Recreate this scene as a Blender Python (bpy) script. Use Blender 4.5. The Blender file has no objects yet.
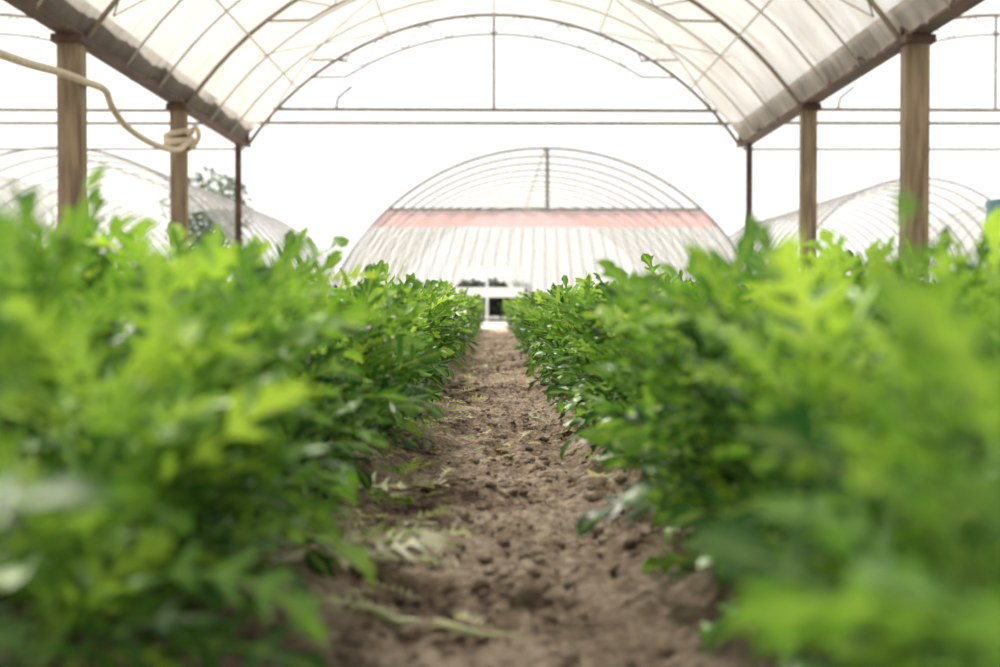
import bpy, math, random
import numpy as np
from mathutils import Vector, noise, Matrix
random.seed(3); rng=np.random.default_rng(5)
sc=bpy.context.scene
COL=sc.collection

# ------------------------------------------------------------ helpers
def new_mat(name):
    m=bpy.data.materials.new(name); m.use_nodes=True
    nt=m.node_tree; nt.nodes.clear()
    out=nt.nodes.new('ShaderNodeOutputMaterial')
    return m,nt,out
def N(nt,t,**kw):
    n=nt.nodes.new(t)
    for k,v in kw.items():
        if k in n.inputs: n.inputs[k].default_value=v
        else: setattr(n,k,v)
    return n
def ramp(nt,fac,stops):
    r=nt.nodes.new('ShaderNodeValToRGB'); e=r.color_ramp.elements
    e[0].position,e[0].color=stops[0][0],(*stops[0][1],1)
    e[1].position,e[1].color=stops[-1][0],(*stops[-1][1],1)
    for p,c in stops[1:-1]:
        x=e.new(p); x.color=(*c,1)
    nt.links.new(fac,r.inputs[0]); return r.outputs[0]
def simple_mat(name,c1,c2,scale=8,rough=.6,metal=0,bump=.2,stretch=(1,1,1)):
    m,nt,out=new_mat(name)
    tc=N(nt,'ShaderNodeTexCoord'); mp=N(nt,'ShaderNodeMapping'); mp.inputs['Scale'].default_value=stretch
    nt.links.new(tc.outputs['Object'],mp.inputs[0])
    nz=N(nt,'ShaderNodeTexNoise'); nz.inputs['Scale'].default_value=scale; nz.inputs['Detail'].default_value=6
    nt.links.new(mp.outputs[0],nz.inputs['Vector'])
    col=ramp(nt,nz.outputs['Fac'],[(.32,c1),(.68,c2)])
    b=N(nt,'ShaderNodeBsdfPrincipled'); b.inputs['Roughness'].default_value=rough; b.inputs['Metallic'].default_value=metal
    nt.links.new(col,b.inputs['Base Color'])
    bp=N(nt,'ShaderNodeBump'); bp.inputs['Strength'].default_value=bump; bp.inputs['Distance'].default_value=.02
    nt.links.new(nz.outputs['Fac'],bp.inputs['Height']); nt.links.new(bp.outputs[0],b.inputs['Normal'])
    nt.links.new(b.outputs[0],out.inputs[0]); return m
def film_mat(name,col,t0,t1,scale=1.2,stretch=(1,.25,1)):
    """thin plastic film: part clear, part milky; dust varies how clear it is"""
    m,nt,out=new_mat(name)
    tc=N(nt,'ShaderNodeTexCoord'); mp=N(nt,'ShaderNodeMapping'); mp.inputs['Scale'].default_value=stretch
    nt.links.new(tc.outputs['Object'],mp.inputs[0])
    nz=N(nt,'ShaderNodeTexNoise'); nz.inputs['Scale'].default_value=scale; nz.inputs['Detail'].default_value=8; nz.inputs['Roughness'].default_value=.62; nz.inputs['Distortion'].default_value=1.2
    nt.links.new(mp.outputs[0],nz.inputs['Vector'])
    mr=N(nt,'ShaderNodeMapRange'); mr.inputs[1].default_value=.35; mr.inputs[2].default_value=.65; mr.inputs[3].default_value=t0; mr.inputs[4].default_value=t1
    nt.links.new(nz.outputs['Fac'],mr.inputs[0])
    tr=N(nt,'ShaderNodeBsdfTransparent'); tr.inputs[0].default_value=(.985,.975,.955,1)
    tl=N(nt,'ShaderNodeBsdfTranslucent'); tl.inputs[0].default_value=(*col,1)
    df=N(nt,'ShaderNodeBsdfDiffuse'); df.inputs[0].default_value=(*[min(.85,c*1.4) for c in col],1)
    m1=N(nt,'ShaderNodeMixShader'); m1.inputs[0].default_value=.25
    nt.links.new(tl.outputs[0],m1.inputs[1]); nt.links.new(df.outputs[0],m1.inputs[2])
    m2=N(nt,'ShaderNodeMixShader'); nt.links.new(mr.outputs[0],m2.inputs[0])
    nt.links.new(m1.outputs[0],m2.inputs[1]); nt.links.new(tr.outputs[0],m2.inputs[2])
    nt.links.new(m2.outputs[0],out.inputs[0]); return m

class MB:
    def __init__(s): s.v=[]; s.f=[]; s.m=[]; s.mats=[]
    def mi(s,mat):
        if mat not in s.mats: s.mats.append(mat)
        return s.mats.index(mat)
    def add(s,vs,fs,mat):
        o=len(s.v); s.v+= [tuple(v) for v in vs]; k=s.mi(mat)
        for f in fs: s.f.append(tuple(i+o for i in f)); s.m.append(k)
    def box(s,c,d,mat,rot=None,bev=0):
        hx,hy,hz=[q/2 for q in d]; b=min(bev,hx*.9,hy*.9)
        if b>0: ring=[(-hx+b,-hy),(hx-b,-hy),(hx,-hy+b),(hx,hy-b),(hx-b,hy),(-hx+b,hy),(-hx,hy-b),(-hx,-hy+b)]
        else: ring=[(-hx,-hy),(hx,-hy),(hx,hy),(-hx,hy)]
        n=len(ring); vs=[Vector((x,y,-hz)) for x,y in ring]+[Vector((x,y,hz)) for x,y in ring]
        if rot: vs=[rot@v for v in vs]
        vs=[v+Vector(c) for v in vs]
        fs=[(i,(i+1)%n,(i+1)%n+n,i+n) for i in range(n)]+[tuple(reversed(range(n))),tuple(range(n,2*n))]
        s.add(vs,fs,mat)
    def tube(s,pts,r,mat,seg=8,cap=True):
        pts=[Vector(p) for p in pts]; n=len(pts)
        rs=r if isinstance(r,(list,tuple)) else [r]*n
        vs=[]; up=None
        for i,p in enumerate(pts):
            t=(pts[min(i+1,n-1)]-pts[max(i-1,0)]).normalized()
            if up is None:
                up=Vector((0,0,1)) if abs(t.z)<.9 else Vector((1,0,0))
            a=t.cross(up).normalized(); up=a.cross(t).normalized()
            for k in range(seg):
                q=2*math.pi*k/seg
                vs.append(p+(a*math.cos(q)+up*math.sin(q))*rs[i])
        fs=[]
        for i in range(n-1):
            for k in range(seg):
                fs.append((i*seg+k,i*seg+(k+1)%seg,(i+1)*seg+(k+1)%seg,(i+1)*seg+k))
        if cap: fs.append(tuple(reversed(range(seg)))); fs.append(tuple(range((n-1)*seg,n*seg)))
        s.add(vs,fs,mat)
    def lathe(s,prof,mat,c=(0,0,0),seg=32):
        vs=[(c[0]+r*math.cos(2*math.pi*k/seg),c[1]+r*math.sin(2*math.pi*k/seg),c[2]+z) for r,z in prof for k in range(seg)]
        fs=[(i*seg+k,i*seg+(k+1)%seg,(i+1)*seg+(k+1)%seg,(i+1)*seg+k) for i in range(len(prof)-1) for k in range(seg)]
        s.add(vs,fs,mat)
    def obj(s,name,parent=None,smooth=True):
        me=bpy.data.meshes.new(name); me.from_pydata(s.v,[],s.f); me.update()
        for m in s.mats: me.materials.append(m)
        me.polygons.foreach_set('material_index',s.m)
        if smooth:
            me.polygons.foreach_set('use_smooth',[True]*len(s.f))
            try: me.set_sharp_from_angle(angle=math.radians(40))
            except Exception: pass
        o=bpy.data.objects.new(name,me); COL.objects.link(o)
        if parent: o.parent=parent
        return o
def empty(name,loc=(0,0,0)):
    e=bpy.data.objects.new(name,None); e.location=loc; COL.objects.link(e); return e

# ------------------------------------------------------------ materials
M_wood=simple_mat('weathered_wood',(.14,.10,.065),(.32,.245,.165),5,.85,0,.5,(4,4,.5))
M_beam=simple_mat('rusty_beam_paint',(.040,.022,.016),(.115,.065,.047),4,.8,0,.4,(2,.6,2))
M_steel=simple_mat('dull_galvanised_steel',(.13,.12,.11),(.24,.22,.20),6,.6,.2,.1)
M_steelL=simple_mat('pale_galvanised_steel',(.38,.36,.33),(.52,.50,.46),6,.6,.1,.1)
M_steelM=simple_mat('grey_galvanised_steel',(.20,.195,.19),(.30,.295,.29),6,.6,.1,.1)
M_wire=simple_mat('rusty_wire',(.20,.16,.13),(.33,.28,.23),6,.7,.1,.1)
M_hose=simple_mat('beige_hose_rubber',(.46,.38,.27),(.64,.56,.42),20,.6,0,.1)
M_film=film_mat('roof_polyethylene_film',(.40,.375,.335),.14,.50,1.0,(.7,1.5,.7))
M_film2=film_mat('tunnel_polyethylene_film',(.42,.42,.415),.52,.72,1.2,(1,.5,1))
M_wall=film_mat('tunnel_end_wall_film',(.50,.50,.495),.34,.56,2.5,(2,1,.3))
M_pink=film_mat('faded_red_shade_fabric',(.52,.30,.285),.20,.36,4,(1,1,1))
M_white=simple_mat('white_painted_plastic',(.80,.80,.80),(.86,.86,.86),4,.4,0,.02)
M_blue=simple_mat('blue_drum_plastic',(.16,.36,.46),(.22,.46,.56),3,.4,0,.05)
M_ground=simple_mat('pale_gravel_ground',(.38,.36,.32),(.50,.48,.44),6,.95,0,.5)
M_bark=simple_mat('tree_bark',(.12,.10,.08),(.22,.19,.16),9,.9,0,.4)
M_tree=simple_mat('tree_foliage',(.09,.13,.08),(.17,.23,.14),7,.7,0,.3)  # lighter grey-green: distance haze put into the foliage colour
M_shade=simple_mat('doorway_shade_foliage',(.03,.05,.03),(.07,.10,.06),7,.7,0,.3)  # near-black green paints in the shade seen through the tunnel doorway

def soil_mat(name,dk=1.0):
    m,nt,out=new_mat(name)
    tc=N(nt,'ShaderNodeTexCoord')
    n1=N(nt,'ShaderNodeTexNoise'); n1.inputs['Scale'].default_value=4; n1.inputs['Detail'].default_value=8; n1.inputs['Roughness'].default_value=.6
    n2=N(nt,'ShaderNodeTexNoise'); n2.inputs['Scale'].default_value=50; n2.inputs['Detail'].default_value=9; n2.inputs['Roughness'].default_value=.78
    v=N(nt,'ShaderNodeTexVoronoi'); v.inputs['Scale'].default_value=75; v.inputs['Randomness'].default_value=1
    for x in (n1,n2,v): nt.links.new(tc.outputs['Object'],x.inputs['Vector'])
    mx=N(nt,'ShaderNodeMath',operation='MULTIPLY_ADD'); mx.inputs[1].default_value=.6
    nt.links.new(n2.outputs['Fac'],mx.inputs[0])
    hf=N(nt,'ShaderNodeMath',operation='MULTIPLY'); hf.inputs[1].default_value=.4
    nt.links.new(n1.outputs['Fac'],hf.inputs[0]); nt.links.new(hf.outputs[0],mx.inputs[2])
    c=lambda *a: tuple(min(.9,q*dk) for q in a)
    col=ramp(nt,mx.outputs[0],[(.41,c(.15,.10,.072)),(.50,c(.42,.32,.245)),(.59,c(.74,.61,.50))])
    b=N(nt,'ShaderNodeBsdfPrincipled'); b.inputs['Roughness'].default_value=.92; b.inputs['Specular IOR Level'].default_value=.2
    nt.links.new(col,b.inputs['Base Color'])
    ad=N(nt,'ShaderNodeMath',operation='MULTIPLY_ADD'); ad.inputs[1].default_value=-.6
    nt.links.new(v.outputs['Distance'],ad.inputs[0]); nt.links.new(n2.outputs['Fac'],ad.inputs[2])
    bp=N(nt,'ShaderNodeBump'); bp.inputs['Strength'].default_value=1; bp.inputs['Distance'].default_value=.018
    nt.links.new(ad.outputs[0],bp.inputs['Height']); nt.links.new(bp.outputs[0],b.inputs['Normal'])
    nt.links.new(b.outputs[0],out.inputs[0]); return m
M_soil=soil_mat('dry_garden_soil')

def leaf_mat(name,dark,mid,light,rib,tr_mul=(1.35,1.22,.75),tfac=.42):
    m,nt,out=new_mat(name)
    at=N(nt,'ShaderNodeAttribute'); at.attribute_name='leafdata'
    sp=N(nt,'ShaderNodeSeparateColor'); nt.links.new(at.outputs['Color'],sp.inputs[0])
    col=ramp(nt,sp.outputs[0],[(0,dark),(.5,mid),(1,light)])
    mr=N(nt,'ShaderNodeMix',data_type='RGBA')
    pw=N(nt,'ShaderNodeMath',operation='POWER'); pw.inputs[1].default_value=5
    nt.links.new(sp.outputs[1],pw.inputs[0])
    sm=N(nt,'ShaderNodeMath',operation='MULTIPLY'); sm.inputs[1].default_value=.6
    nt.links.new(pw.outputs[0],sm.inputs[0])
    nt.links.new(sm.outputs[0],mr.inputs[0]); nt.links.new(col,mr.inputs[6]); mr.inputs[7].default_value=(*rib,1)
    b=N(nt,'ShaderNodeBsdfPrincipled'); b.inputs['Roughness'].default_value=.38; b.inputs['Specular IOR Level'].default_value=.5
    nt.links.new(mr.outputs[2],b.inputs['Base Color'])
    mu=N(nt,'ShaderNodeMix',data_type='RGBA',blend_type='MULTIPLY'); mu.inputs[0].default_value=1
    nt.links.new(mr.outputs[2],mu.inputs[6]); mu.inputs[7].default_value=(*tr_mul,1)
    tl=N(nt,'ShaderNodeBsdfTranslucent'); nt.links.new(mu.outputs[2],tl.inputs[0])
    ms=N(nt,'ShaderNodeMixShader'); ms.inputs[0].default_value=tfac
    nt.links.new(b.outputs[0],ms.inputs[1]); nt.links.new(tl.outputs[0],ms.inputs[2])
    nt.links.new(ms.outputs[0],out.inputs[0]); return m
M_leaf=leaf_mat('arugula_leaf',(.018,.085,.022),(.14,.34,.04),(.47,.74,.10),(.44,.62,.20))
M_fallen=leaf_mat('wilted_leaf',(.24,.30,.13),(.46,.50,.28),(.70,.70,.52),(.66,.66,.5))

# ------------------------------------------------------------ terrain
def gz(x,y):
    ax=abs(x)
    t=min(max((ax-.12)/.16,0),1); t=t*t*(3-2*t)
    prof=.055*t
    if ax>1.4:
        u=min(max((ax-1.4)/.12,0),1); w=min(max((ax-1.66)/.12,0),1)
        prof=.055*(1-u+w)
    if ax>2.9: prof*=max(0,1-(ax-2.9)/.15)
    n=noise.noise(Vector((x*3,y*3,1)))*.014+noise.noise(Vector((x*10,y*9,4)))*.018+noise.noise(Vector((x*28,y*28,8)))*.013
    if ax<.7: n+=abs(noise.noise(Vector((x*55,y*55,2))))*.012
    return prof+n
xs=np.concatenate([np.arange(-3.6,-.45,.1),np.arange(-.45,.45,.009),np.arange(.45,3.61,.1)])
ys=np.concatenate([np.arange(-2,.8,.08),np.arange(.8,6,.0115),np.arange(6,17.7,.06)])
vs=[(x,y,gz(x,y)) for y in ys for x in xs]; nx=len(xs)
fs=[(j*nx+i,j*nx+i+1,(j+1)*nx+i+1,(j+1)*nx+i) for j in range(len(ys)-1) for i in range(nx-1)]
b=MB(); b.add(vs,fs,M_soil); b.obj('garden_soil_floor')
b=MB(); b.add([(-90,-25,-.06),(90,-25,-.06),(90,140,-.06),(-90,140,-.06)],[(0,1,2,3)],M_ground); b.obj('ground')

def ico(sub):
    import bmesh
    bm=bmesh.new(); bmesh.ops.create_icosphere(bm,subdivisions=sub,radius=1)
    v=np.array([q.co[:] for q in bm.verts]); f=np.array([[w.index for w in q.verts] for q in bm.faces]); bm.free(); return v,f
iv,if_=ico(2)
var=[]
for k in range(8):
    var.append(np.array([p*(1+.5*noise.noise(Vector(p*1.4)+Vector((k*9,0,0)))+.3*noise.noise(Vector(p*4)+Vector((k*9,5,0)))) for p in iv]))
V=[];F=[];off=0
for i in range(9000):
    y=.8+(random.random()**1.5)*9; x=random.gauss(0,.17)
    if abs(x)>.4: continue
    if noise.noise(Vector((x*5,y*2.5,7)))<random.uniform(-.35,.25): continue
    s=.002+.009*random.random()**4
    if random.random()<.014: s=random.uniform(.011,.020)
    a=random.random()*6.28; ca,sa=math.cos(a),math.sin(a)
    p=var[i%8]*np.array([1,random.uniform(.7,1.2),random.uniform(.5,.8)])*s
    q=np.stack([p[:,0]*ca-p[:,1]*sa+x,p[:,0]*sa+p[:,1]*ca+y,p[:,2]+gz(x,y)+s*.1],1)
    V.append(q);F.append(if_+off);off+=len(q)
p=var[2]*np.array([1,.8,.7])*.02; V.append(p+np.array([.035,1.36,gz(.035,1.36)+.006])); F.append(if_+off); off+=len(p)
def np_mesh(name,V,F,mat,data=None,parent=None):
    me=bpy.data.meshes.new(name); n=len(V); k=F.shape[1]
    me.vertices.add(n); me.vertices.foreach_set('co',V.astype(np.float32).ravel())
    me.loops.add(F.size); me.loops.foreach_set('vertex_index',F.astype(np.int32).ravel())
    me.polygons.add(len(F)); me.polygons.foreach_set('loop_start',np.arange(0,F.size,k,dtype=np.int32))
    me.polygons.foreach_set('loop_total',np.full(len(F),k,dtype=np.int32))
    me.update(calc_edges=True)
    me.polygons.foreach_set('use_smooth',np.ones(len(F),dtype=bool))
    if data is not None:
        at=me.attributes.new('leafdata','FLOAT_COLOR','POINT'); at.data.foreach_set('color',data.astype(np.float32).ravel())
    me.materials.append(mat); me.validate()
    o=bpy.data.objects.new(name,me); COL.objects.link(o)
    if parent: o.parent=parent
    return o
np_mesh('soil_clods',np.concatenate(V),np.concatenate(F),M_soil)

# ------------------------------------------------------------ leaves
# pinnately lobed rocket leaf: bare midrib between blunt, forward-swept finger lobes
S =np.array([0,.12,.20, .225,.255,.270,.285, .36,.393,.410,.425, .50,.537,.555,.573, .655,.692,.710,.728, .80,.85,.875,.94,1.0])
W =np.array([.009,.009,.011, .013,.070,.080,.014, .015,.112,.125,.017, .018,.140,.152,.020, .022,.125,.138,.026, .038,.088,.056,.038,.003])
SH=np.array([0,0,0, 0,.03,.05,0, 0,.045,.07,0, 0,.05,.08,0, 0,.045,.065,0, 0,.04,.01,.01,0])
LOBE=np.array([0,0,0,1,1,1,1,2,2,2,2,3,3,3,3,4,4,4,4,5,5,6,6,7]); NL=8
def leaves(base,az,L,e0,bend,ws,roll,tint,widths=W):
    n=len(L); K=len(S)
    e=e0[:,None]-bend[:,None]*S[None,:]**1.4
    ds=np.diff(S,prepend=0)[None,:]*L[:,None]
    em=e.copy(); em[:,1:]=(e[:,1:]+e[:,:-1])/2
    r=np.cumsum(np.cos(em)*ds,1); z=np.cumsum(np.sin(em)*ds,1)
    dirx,diry=np.cos(az)[:,None],np.sin(az)[:,None]
    swerve=rng.normal(0,.15,(n,1))*L[:,None]*S[None,:]**2
    C=np.stack([base[:,0:1]+r*dirx-swerve*diry,base[:,1:2]+r*diry+swerve*dirx,base[:,2:3]+z],2)
    T=np.stack([np.cos(e)*dirx,np.cos(e)*diry,np.sin(e)],2)
    Nn=np.stack([-np.sin(e)*dirx,-np.sin(e)*diry,np.cos(e)],2)
    Sd=np.stack([-diry*np.ones_like(e),dirx*np.ones_like(e),np.zeros_like(e)],2)
    ro=(roll[:,None]*(0.4+S[None,:]))[:,:,None]
    A=Sd*np.cos(ro)+Nn*np.sin(ro); B=-Sd*np.sin(ro)+Nn*np.cos(ro)
    out=[]
    fold=rng.uniform(-.2,.6,(n,1,1))
    for sg in (-1,0,1):
        if sg==0: out.append(C); continue
        jw=rng.uniform(.6,1.3,(n,NL))[:,LOBE]; js=rng.uniform(.4,1.5,(n,NL))[:,LOBE]
        w=widths[None,:]*L[:,None]*ws[:,None]*jw
        sh=SH[None,:]*L[:,None]*js
        rip=(rng.normal(0,.026,(n,NL))[:,LOBE])*L[:,None]*(widths[None,:]>.03)
        out.append(C+A*(sg*w)[:,:,None]+B*(w[:,:,None]*fold+rip[:,:,None])+T*sh[:,:,None])
    P=np.stack(out,2).reshape(n,K*3,3)
    q=[]
    for k in range(K-1):
        a=k*3; q+=[(a,a+1,a+4,a+3),(a+1,a+2,a+5,a+4)]
    q=np.array(q)
    F=(q[None]+(np.arange(n)*K*3)[:,None,None]).reshape(-1,4)
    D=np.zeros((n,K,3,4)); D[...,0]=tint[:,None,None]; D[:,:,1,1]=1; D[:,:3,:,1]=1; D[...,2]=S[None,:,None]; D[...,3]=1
    return P.reshape(-1,3),F,D.reshape(-1,4)
def bed(name,x0,x1,y0,y1,sp,per,side,hs=1.0,inner=True,nearh=1.0,crowd=0.0):
    gy=np.arange(y0,y1,sp); gx=np.linspace(x0+.02,x1-.02,int((x1-x0)/sp)+1)
    P=np.array([(x,y) for x in gx for y in gy]); P+=rng.normal(0,sp*.28,P.shape)
    P[:,0]=np.clip(P[:,0],x0,x1)
    dist=np.abs(P[:,0]-(x0 if side>0 else x1))
    P[:,0]-=side*crowd*np.clip((2.1-P[:,1])/.8,0,1)
    z=np.array([gz(*p) for p in P])
    hp=np.array([1+.2*noise.noise(Vector((p[0]*2.2,p[1]*1.6,3)))+.07*random.gauss(0,1) for p in P])*hs
    nearf=np.clip(1-(P[:,1]-.9)/1.6,0,1); hp*=1+(nearh-1)*nearf
    hp=np.clip(hp,.65,1.10); hp=np.where(P[:,1]<.8,np.minimum(hp,.92),hp)
    edge=np.clip(1-dist/.2,0,1)
    n=len(P)
    cnt=np.full(n,float(per))
    if inner:
        cnt*=np.where(dist<.35,1.25,.85); cnt*=np.where(P[:,1]>8,.6,1); cnt*=np.where(P[:,1]<.6,.5,1)
    idx=np.repeat(np.arange(n),cnt.astype(int)); m=len(idx)
    u=rng.random(m)**.75
    stemh=.205*hp[idx]
    lean=rng.normal(0,.12,(n,2)); lean[:,0]-=side*edge*.25
    base=np.zeros((m,3))
    base[:,0]=P[idx,0]+lean[idx,0]*u*stemh+rng.normal(0,.006,m)
    base[:,1]=P[idx,1]+lean[idx,1]*u*stemh+rng.normal(0,.006,m)
    base[:,2]=z[idx]+u*stemh
    az=rng.random(m)*2*np.pi
    tow=np.pi if side>0 else 0
    mask=(rng.random(m)<edge[idx]*.6); az[mask]=tow+rng.normal(0,.85,mask.sum())
    L=rng.uniform(.085,.16,m)*(1.2-.3*u)*np.sqrt(hp[idx])
    e0=np.radians(rng.uniform(12,62,m)+26*u)
    bend=rng.uniform(.1,1.7,m)*(1.15-.5*u)
    ws=rng.uniform(.85,1.35,m); roll=rng.normal(0,.55,m)
    pt=rng.normal(0,.12,n)   # whole-plant tone
    tint=np.clip(.03+.56*u+pt[idx]+rng.normal(0,.27,m),0,1)  # low leaves darker: older growth, plus canopy shade put into the tint
    args=[base,az,L,e0,bend,ws,roll,tint]
    if inner:
        e_i=np.repeat(np.where((dist<.13)&(P[:,1]<9))[0],7); k=len(e_i)
        sb=np.column_stack([P[e_i],z[e_i]+rng.uniform(0,.06,k)])
        sk=[sb,tow+rng.normal(0,.7,k),rng.uniform(.09,.155,k),np.radians(rng.uniform(15,65,k)),rng.uniform(.5,1.5,k),rng.uniform(.9,1.3,k),rng.normal(0,.4,k),np.clip(rng.normal(.35,.25,k),0,1)]
        args=[np.concatenate([a,c]) for a,c in zip(args,sk)]
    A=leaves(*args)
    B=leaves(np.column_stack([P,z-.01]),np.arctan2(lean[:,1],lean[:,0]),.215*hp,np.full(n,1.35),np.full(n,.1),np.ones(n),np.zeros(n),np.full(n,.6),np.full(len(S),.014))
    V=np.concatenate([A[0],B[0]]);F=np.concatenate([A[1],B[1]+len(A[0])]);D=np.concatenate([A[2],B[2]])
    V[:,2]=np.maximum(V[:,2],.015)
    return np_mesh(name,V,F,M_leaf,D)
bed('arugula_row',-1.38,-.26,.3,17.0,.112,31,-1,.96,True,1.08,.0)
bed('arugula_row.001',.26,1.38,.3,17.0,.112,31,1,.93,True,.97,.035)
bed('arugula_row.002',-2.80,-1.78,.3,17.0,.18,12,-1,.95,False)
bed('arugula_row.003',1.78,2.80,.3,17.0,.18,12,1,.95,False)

def rosette(name,x,y,n,L,mat=M_leaf,e=(15,50)):
    base=np.tile([x,y,gz(x,y)-.003],(n,1)).astype(float)
    A=leaves(base,np.arange(n)*2.4+rng.normal(0,.3,n),rng.uniform(.7,1.1,n)*L,np.radians(rng.uniform(*e,n)),rng.uniform(.2,.8,n),rng.uniform(1.3,1.8,n),rng.normal(0,.3,n),rng.uniform(.5,1,n))
    A[0][:,2]=np.maximum(A[0][:,2],gz(x,y)-.004)
    return np_mesh(name,A[0],A[1],mat,A[2])
for i,(x,y,n,L) in enumerate([(-.135,1.72,6,.07),(-.10,1.60,5,.05),(-.17,2.0,7,.075),(-.16,2.35,6,.06),(-.19,1.5,7,.08),(.19,2.4,6,.06),(-.17,3.1,6,.06),(-.06,1.66,4,.035),(.18,3.6,6,.05)]):
    rosette('weed_seedling' if i==0 else 'weed_seedling.%03d'%i,x,y,n,L)
n=240
fy=1.2+rng.random(n)**1.3*8; fx=np.where(rng.random(n)<.78,-1,1)*np.abs(rng.normal(.13,.06,n))
# pale heap of wilted leaves along the left edge of the near path
k=26; fy[:k]=rng.uniform(1.35,1.85,k); fx[:k]=-rng.uniform(.12,.23,k)
LL=rng.uniform(.03,.085,n); LL[:k]=rng.uniform(.06,.11,k); tt=rng.random(n); tt[:k]=rng.uniform(.6,1,k)
fb=np.array([(x,y,gz(x,y)+.016) for x,y in zip(fx,fy)])
A=leaves(fb,rng.random(n)*6.28,LL,rng.uniform(.05,.3,n),rng.uniform(0,.4,n),rng.uniform(1,2,n),rng.normal(0,.25,n),tt)
np_mesh('fallen_leaves',A[0],A[1],M_fallen,A[2])
b=MB(); M_stalk=simple_mat('pale_green_stalk',(.36,.42,.20),(.50,.52,.30),20,.5,0,.1)
b.tube([(x,y,gz(x,y)+.006) for x,y in [(-.125,1.30),(-.09,1.285),(-.05,1.27),(-.01,1.265),(.025,1.27)]],[.005,.0045,.0045,.004,.0025],M_stalk)
b.obj('fallen_stalk')

# ------------------------------------------------------------ greenhouse
HW=3.1; AW=3.04; YE=17.2; ZB=2.27; RISE=1.61
R=(AW*AW+RISE*RISE)/(2*RISE); A0=math.asin(AW/R)
ZC=ZB+RISE-R
def ap(xc,a,y,dr=0): return (xc+(R-dr)*math.sin(a),y,ZC+(R-dr)*math.cos(a))
def arch(xc,y,n=30,dr=0,a0=None):
    a0=A0 if a0 is None else a0
    return [ap(xc,-a0+2*a0*i/n,y,dr) for i in range(n+1)]
frames=[YE-3.4*i for i in range(7)]
def bay(xc,suffix):
    g=empty('greenhouse_roof'+suffix,(0,0,0))
    fm=MB(); ny=300; y0,y1=-3.2,YE; na=90
    vv=[];ff=[]
    for j in range(ny+1):
        y=y0+(y1-y0)*j/ny
        sag=.05*abs(math.sin(math.pi*(YE-y)/1.133))
        for i in range(na+1):
            a=-A0+2*A0*i/na
            w=noise.noise(Vector((a*12-y*4,y*4+a*6,xc)))
            rr=R+.05-sag+.03*noise.noise(Vector((a*9,y*1.5+a*3,xc)))+.03*noise.noise(Vector((a*4,y*9,xc)))+.05*max(0,.22-abs(w))
            vv.append((xc+rr*math.sin(a),y,ZC+rr*math.cos(a)))
    for j in range(ny):
        for i in range(na):
            q=j*(na+1)+i; ff.append((q,q+1,q+na+2,q+na+1))
    fm.add(vv,ff,M_film); fm.obj('roof_film',g)
    rb=MB()
    y=YE; k=0
    while y>-3.3:
        main=(k%3==0)
        rb.tube(arch(xc,y),.022 if main else .011,M_wire if main else M_steelL)
        y-=1.1333; k+=1
    for a in (-.72,-.36,0,.36,.72):
        rb.tube([ap(xc,a,yy,.04) for yy in (-3.2,7,YE)],.009,M_steelL)
    for fi,fy_ in enumerate(frames):
        a1=.56
        low=arch(xc,fy_,20,.24,a1)
        st=ap(xc,-a1-.1,fy_); en=ap(xc,a1+.1,fy_)
        rb.tube([st]+low+[en],.012,M_wire,6)
        nz=14
        zz=[ap(xc,-a1+2*a1*i/nz,fy_,.24 if i%2 else 0) for i in range(nz+1)]
        for i in range(nz): rb.tube([zz[i],zz[i+1]],.007,M_wire,5)
    rb.tube([(xc-2.72,YE,2.72),(xc+2.76,YE,2.70)],.022,M_steel)
    rb.tube([(xc-HW,YE+.06,2.56),(xc+HW,YE+.06,2.55)],.020,M_steel)
    if xc!=0: rb.tube([(xc-HW,YE+.12,2.24),(xc+HW,YE+.12,2.24)],.013,M_steel)
    rb.tube([(xc,YE,ZB+RISE),(xc,YE,2.71)],.016,M_steel)
    rb.tube([(xc-1.95,YE,2.72),(xc-1.92,YE,2.86),(xc-1.75,YE,3.0)],.014,M_steel,6)
    for y_ in frames[:3]:
        for sx in (-1,1):
            p=ap(xc,sx*.50,y_); q=ap(xc,sx*.62,y_-.9)
            rb.tube([p,(p[0]+sx*.02,y_-.3,p[2]-.16),(q[0],q[1],q[2]-.03)],.012,M_steel,6)
    for bi in range(4):
        ya=YE-3.4*bi; yb=ya-3.4
        for sx in (-1,1):
            aa,ab=(.1,.9) if bi%2 else (.9,.1)
            p=[ap(xc,sx*(aa+(ab-aa)*i/9),ya+(yb-ya)*i/9,.06) for i in range(10)]
            rb.tube(p,.006,M_wire,5)
            p=[ap(xc,sx*(.2+.06*i),ya-.3*i,.05+.12*math.sin(math.pi*i/9)) for i in range(10)]
            rb.tube(p,.005,M_wire,5)
    rb.obj('arch_ribs',g)
bay(0,''); bay(-2*HW,'.001'); bay(2*HW,'.002')

for i,sx in enumerate((-1,1)):
    b=MB(); x=sx*HW; Lb=YE+3.4; yc=(YE-3.2)/2+.1
    b.box((x,yc,2.385),(.10,Lb,.20),M_beam)
    b.box((x,yc,2.487),(.20,Lb,.022),M_beam)
    b.box((x,yc,2.281),(.15,Lb,.022),M_beam)
    b.box((x-.09,yc,2.515),(.014,Lb,.05),M_beam); b.box((x+.09,yc,2.515),(.014,Lb,.05),M_beam)
    for y in frames:
        b.box((x,y,2.39),(.13,.06,.2),M_beam)
    b.obj('gutter_beam' if i==0 else 'gutter_beam.001')
pi=0
for sx in (-1,1):
    for y in (10.25,13.72,6.8,3.4,-.1):
        b=MB(); wdt=.175 if y<11 else .15
        b.box((sx*HW,y,1.065),(wdt,wdt,2.29),M_wood,None,.012)
        b.box((sx*HW,y,2.239),(wdt+.05,wdt+.12,.058),M_beam,None,.005)
        b.obj('wooden_post' if pi==0 else 'wooden_post.%03d'%pi); pi+=1
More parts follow.
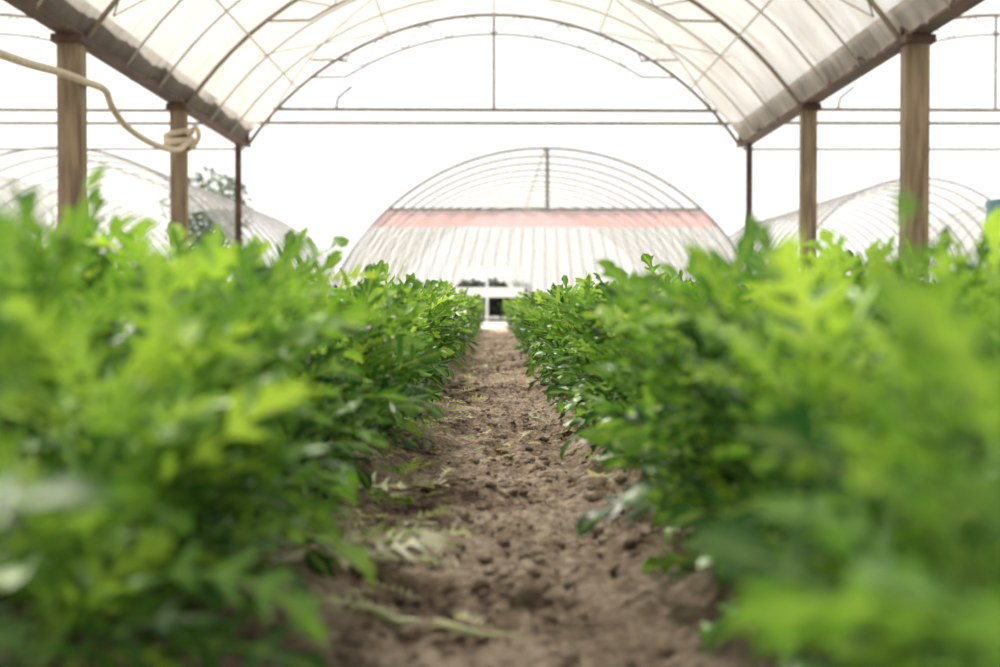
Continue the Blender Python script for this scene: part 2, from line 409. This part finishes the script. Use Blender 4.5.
for i,sx in enumerate((-1,1)):
    b=MB(); b.box((sx*(HW+.02),17.0,1.1),(.07,.07,2.336),M_beam,None,.006); b.box((sx*(HW+.02),17.0,.0),(.18,.18,.08),M_beam)
    b.obj('steel_post' if i==0 else 'steel_post.001')

def catm(p,n=8):
    p=[Vector(q) for q in p]; p=[p[0]*2-p[1]]+p+[p[-1]*2-p[-2]]; o=[]
    for i in range(1,len(p)-2):
        for k in range(n):
            t=k/n
            o.append(.5*((2*p[i])+(p[i+1]-p[i-1])*t+(2*p[i-1]-5*p[i]+4*p[i+1]-p[i+2])*t*t+(-p[i-1]+3*p[i]-3*p[i+1]+p[i+2])*t**3))
    o.append(p[-2]); return o
b=MB()
b.tube(catm([(-2.98,6.75,1.92),(-2.98,7.6,1.80),(-2.98,8.7,1.83),(-2.98,9.6,1.90),(-2.98,10.2,1.93),(-2.97,10.65,1.94),(-2.97,10.85,1.84),(-2.97,11.3,1.74),(-2.98,12.2,1.71),(-2.98,13.1,1.76),(-2.97,13.6,1.9)]),.028,M_hose,10)
for zz,ph in ((1.93,0),(1.985,1.5),(1.87,3)):
    b.tube([(-HW+.125*math.cos(t),13.72+.125*math.sin(t),zz+.025*math.sin(t+ph)) for t in [i*2*math.pi/20 for i in range(21)]],.03,M_hose,10)
b.tube(catm([(-2.98,13.6,1.96),(-2.90,13.55,2.03),(-2.87,13.55,1.94),(-2.93,13.58,1.84)]),.024,M_hose,10)
b.obj('garden_hose')

b=MB()
prof=[(0,0),(.27,0),(.29,.02),(.29,.28),(.305,.30),(.305,.33),(.29,.35),(.29,.62),(.305,.64),(.305,.67),(.29,.69),(.29,.93),(.30,.95),(.30,.98),(.27,.985),(.265,.965),(0,.965)]
prof=[(r,z*1.2) for r,z in prof]
b.lathe(prof,M_blue,(4.17,10.9,-.055))
b.lathe([(0,1.15),(.03,1.15),(.03,1.19),(0,1.19)],M_white,(4.02,10.9,-.055),12)
b.obj('plastic_drum')

# ------------------------------------------------------------ background tunnels
def tunnel(name,xc,y0,y1,r,zc,step=1.0,rad=.022,front=None):
    g=empty(name)
    am=math.acos(max(-1,min(1,(-zc-.05)/r)))
    def hoop(y,rr=r,n=40,a=am): return [(xc+rr*math.sin(-a+2*a*i/n),y,zc+rr*math.cos(-a+2*a*i/n)) for i in range(n+1)]
    fm=MB(); ny=int((y1-y0)/step)*4; na=40; vv=[];ff=[]
    for j in range(ny+1):
        y=y0+(y1-y0)*j/ny; rr=r+.02-.03*(1 if j%4 else 0)
        vv+=hoop(y,rr,na)
    for j in range(ny):
        for i in range(na):
            q=j*(na+1)+i; ff.append((q,q+1,q+na+2,q+na+1))
    fm.add(vv,ff,M_film2); fm.obj('tunnel_film',g)
    h=MB(); y=y0
    while y<y1+.01:
        h.tube(hoop(y),rad*(1.3 if y==y0 else 1),M_steelM,6); y+=step
    h.tube([(xc,y0,zc+r),(xc,y1,zc+r)],.02,M_steelL,6)
    h.obj('tunnel_hoops',g)
    return g,am
g,am=tunnel('tunnel_greenhouse',1.1,30,50,5.0,-1.32,1.6,.026)
def hw(z,r=5.0,zc=-1.32): return math.sqrt(max(0,r*r-(z-zc)**2))
w=MB(); xc=1.1
w.box((xc,29.97,2.36),(2*hw(2.36),.06,.06),M_steel)
w.box((xc+.05,29.96,3.0),(.08,.06,1.36),M_steel)
def sheet(z0,z1,mat,y=29.93,n=60,amp=.03,hole=None,rows=10):
    vv=[];ff=[]
    for j in range(rows+1):
        z=z0+(z1-z0)*j/rows; W_=hw(z)
        for i in range(n+1):
            x=xc-W_+2*W_*i/n; vv.append((x,y+amp*math.sin(i*1.7+j*.2),z))
    for j in range(rows):
        for i in range(n):
            q=j*(n+1)+i
            c=[vv[k] for k in (q,q+1,q+n+2,q+n+1)]
            cx=sum(p[0] for p in c)/4; cz=sum(p[2] for p in c)/4
            if hole and ((cx-hole[0])/hole[1])**2+(cz/hole[2])**2<1: continue
            ff.append((q,q+1,q+n+2,q+n+1))
    w.add(vv,ff,mat)
sheet(1.98,2.32,M_pink)
HOLE=(-.25,.85,1.10)
sheet(-.05,1.98,M_wall,29.94,220,.03,HOLE,60)
for i in range(-15,16):
    t=i/15; x1=xc+t*hw(1.95)*.94; x0_=xc+t*hw(0)
    z0=-.05
    u=abs(x0_-HOLE[0])/HOLE[1]
    if u<1.05: z0=1.14
    xs0=x0_+(x1-x0_)*(z0+.05)/2
    w.tube([(xs0,29.88,z0),(x1,29.88,1.95)],.014,M_steelL,5)
w.tube([(HOLE[0]+HOLE[1]*math.cos(math.pi*i/16),29.87,HOLE[2]*math.sin(math.pi*i/16)-.05) for i in range(17)],.05,M_white,6)
w.box((HOLE[0]+.1,29.86,.5),(.06,.05,1.1),M_white)
w.obj('tunnel_end_wall',g)
n=3500  # leaf mass added inside the tunnel; its dark colour stands in for interior shade
cb=np.column_stack([rng.uniform(-1.0,.6,n),rng.uniform(31.2,38,n),rng.uniform(0,.62,n)])
A=leaves(cb,rng.random(n)*6.28,rng.uniform(.3,.45,n),np.radians(rng.uniform(20,70,n)),rng.uniform(.3,1.2,n),np.full(n,1.8),rng.normal(0,.4,n),rng.uniform(0,.3,n))
A[0][:,2]=np.maximum(A[0][:,2],-.04)
np_mesh('doorway_dark_filler',A[0],A[1],M_shade,None,g)
tunnel('tunnel_greenhouse.001',-6.9,22,36,3.23,-.44,1.1,.016)
tunnel('tunnel_greenhouse.002',10.7,35,52,3.23,.27,1.2,.022)
tunnel('tunnel_greenhouse.003',-13.5,30,46,4.3,-.6,1.6,.018)
tunnel('tunnel_greenhouse.004',17.8,34,50,4.0,-.2,1.6,.02)

b=MB()
b.box((-.1,24,.575),(1.25,.5,.06),M_white,None,.01); b.box((-.1,23.76,.49),(1.2,.03,.11),M_white)
b.box((-.1,24.24,.49),(1.2,.03,.11),M_white)
for x in (-.66,.46):
    for y in (23.8,24.2): b.box((x,y,.245),(.06,.06,.61),M_white)
b.obj('white_bench')

def tree(name,x,y,h,s):
    b=MB(); b.tube([(x,y,-.1),(x+.1,y,h*.3),(x-.05,y,h*.6)],[.16*s,.12*s,.06*s],M_bark)
    for k in range(6):
        a=k*1.05; b.tube([(x,y,h*.35+.05*k),(x+math.cos(a)*s*.8,y+math.sin(a)*s*.8,h*.65)],[.06*s,.02*s],M_bark,6)
    for k in range(1100):
        a=random.random()*6.28; ph=math.acos(random.uniform(-1,1)); rr=random.random()**.4
        c=Vector((x+math.cos(a)*math.sin(ph)*rr*s*1.3,y+math.sin(a)*math.sin(ph)*rr*s*1.3,h*.68+math.cos(ph)*rr*h*.32))
        d=Vector((random.gauss(0,1),random.gauss(0,1),random.gauss(0,1))).normalized(); e=d.orthogonal().normalized(); q=random.uniform(.1,.2)*s*.8
        b.add([c-d*q,c+e*q*.5,c+d*q,c-e*q*.5],[(0,1,2,3)],M_tree)
    b.obj(name)
tree('tree',-10.3,50,5.2,1.3); tree('tree.001',-22,62,6.0,1.9)

# ------------------------------------------------------------ light
wd=bpy.data.worlds.new('overcast_sky'); sc.world=wd; wd.use_nodes=True
bg=wd.node_tree.nodes['Background']; bg.inputs[0].default_value=(1,.99,.975,1); bg.inputs[1].default_value=1.3
sun=bpy.data.lights.new('sun','SUN'); sun.energy=9; sun.angle=.10; sun.color=(1,.95,.86)
so=bpy.data.objects.new('sun',sun); COL.objects.link(so)
dirv=Vector((.35,-.62,-1.0)); so.rotation_euler=dirv.to_track_quat('-Z','Y').to_euler(); so.location=(0,5,12)

# ------------------------------------------------------------ camera
cd=bpy.data.cameras.new('camera'); cam=bpy.data.objects.new('camera',cd); COL.objects.link(cam)
cd.lens=50; cd.sensor_width=36; cam.location=(0,0,.3)
cam.rotation_euler=(math.radians(90-1.17),0,math.radians(-.25))
cd.clip_start=.02; cd.clip_end=300
cd.dof.use_dof=True; cd.dof.focus_distance=3.4; cd.dof.aperture_fstop=4.2
sc.camera=cam
sc.view_settings.view_transform='Standard'; sc.view_settings.exposure=.08
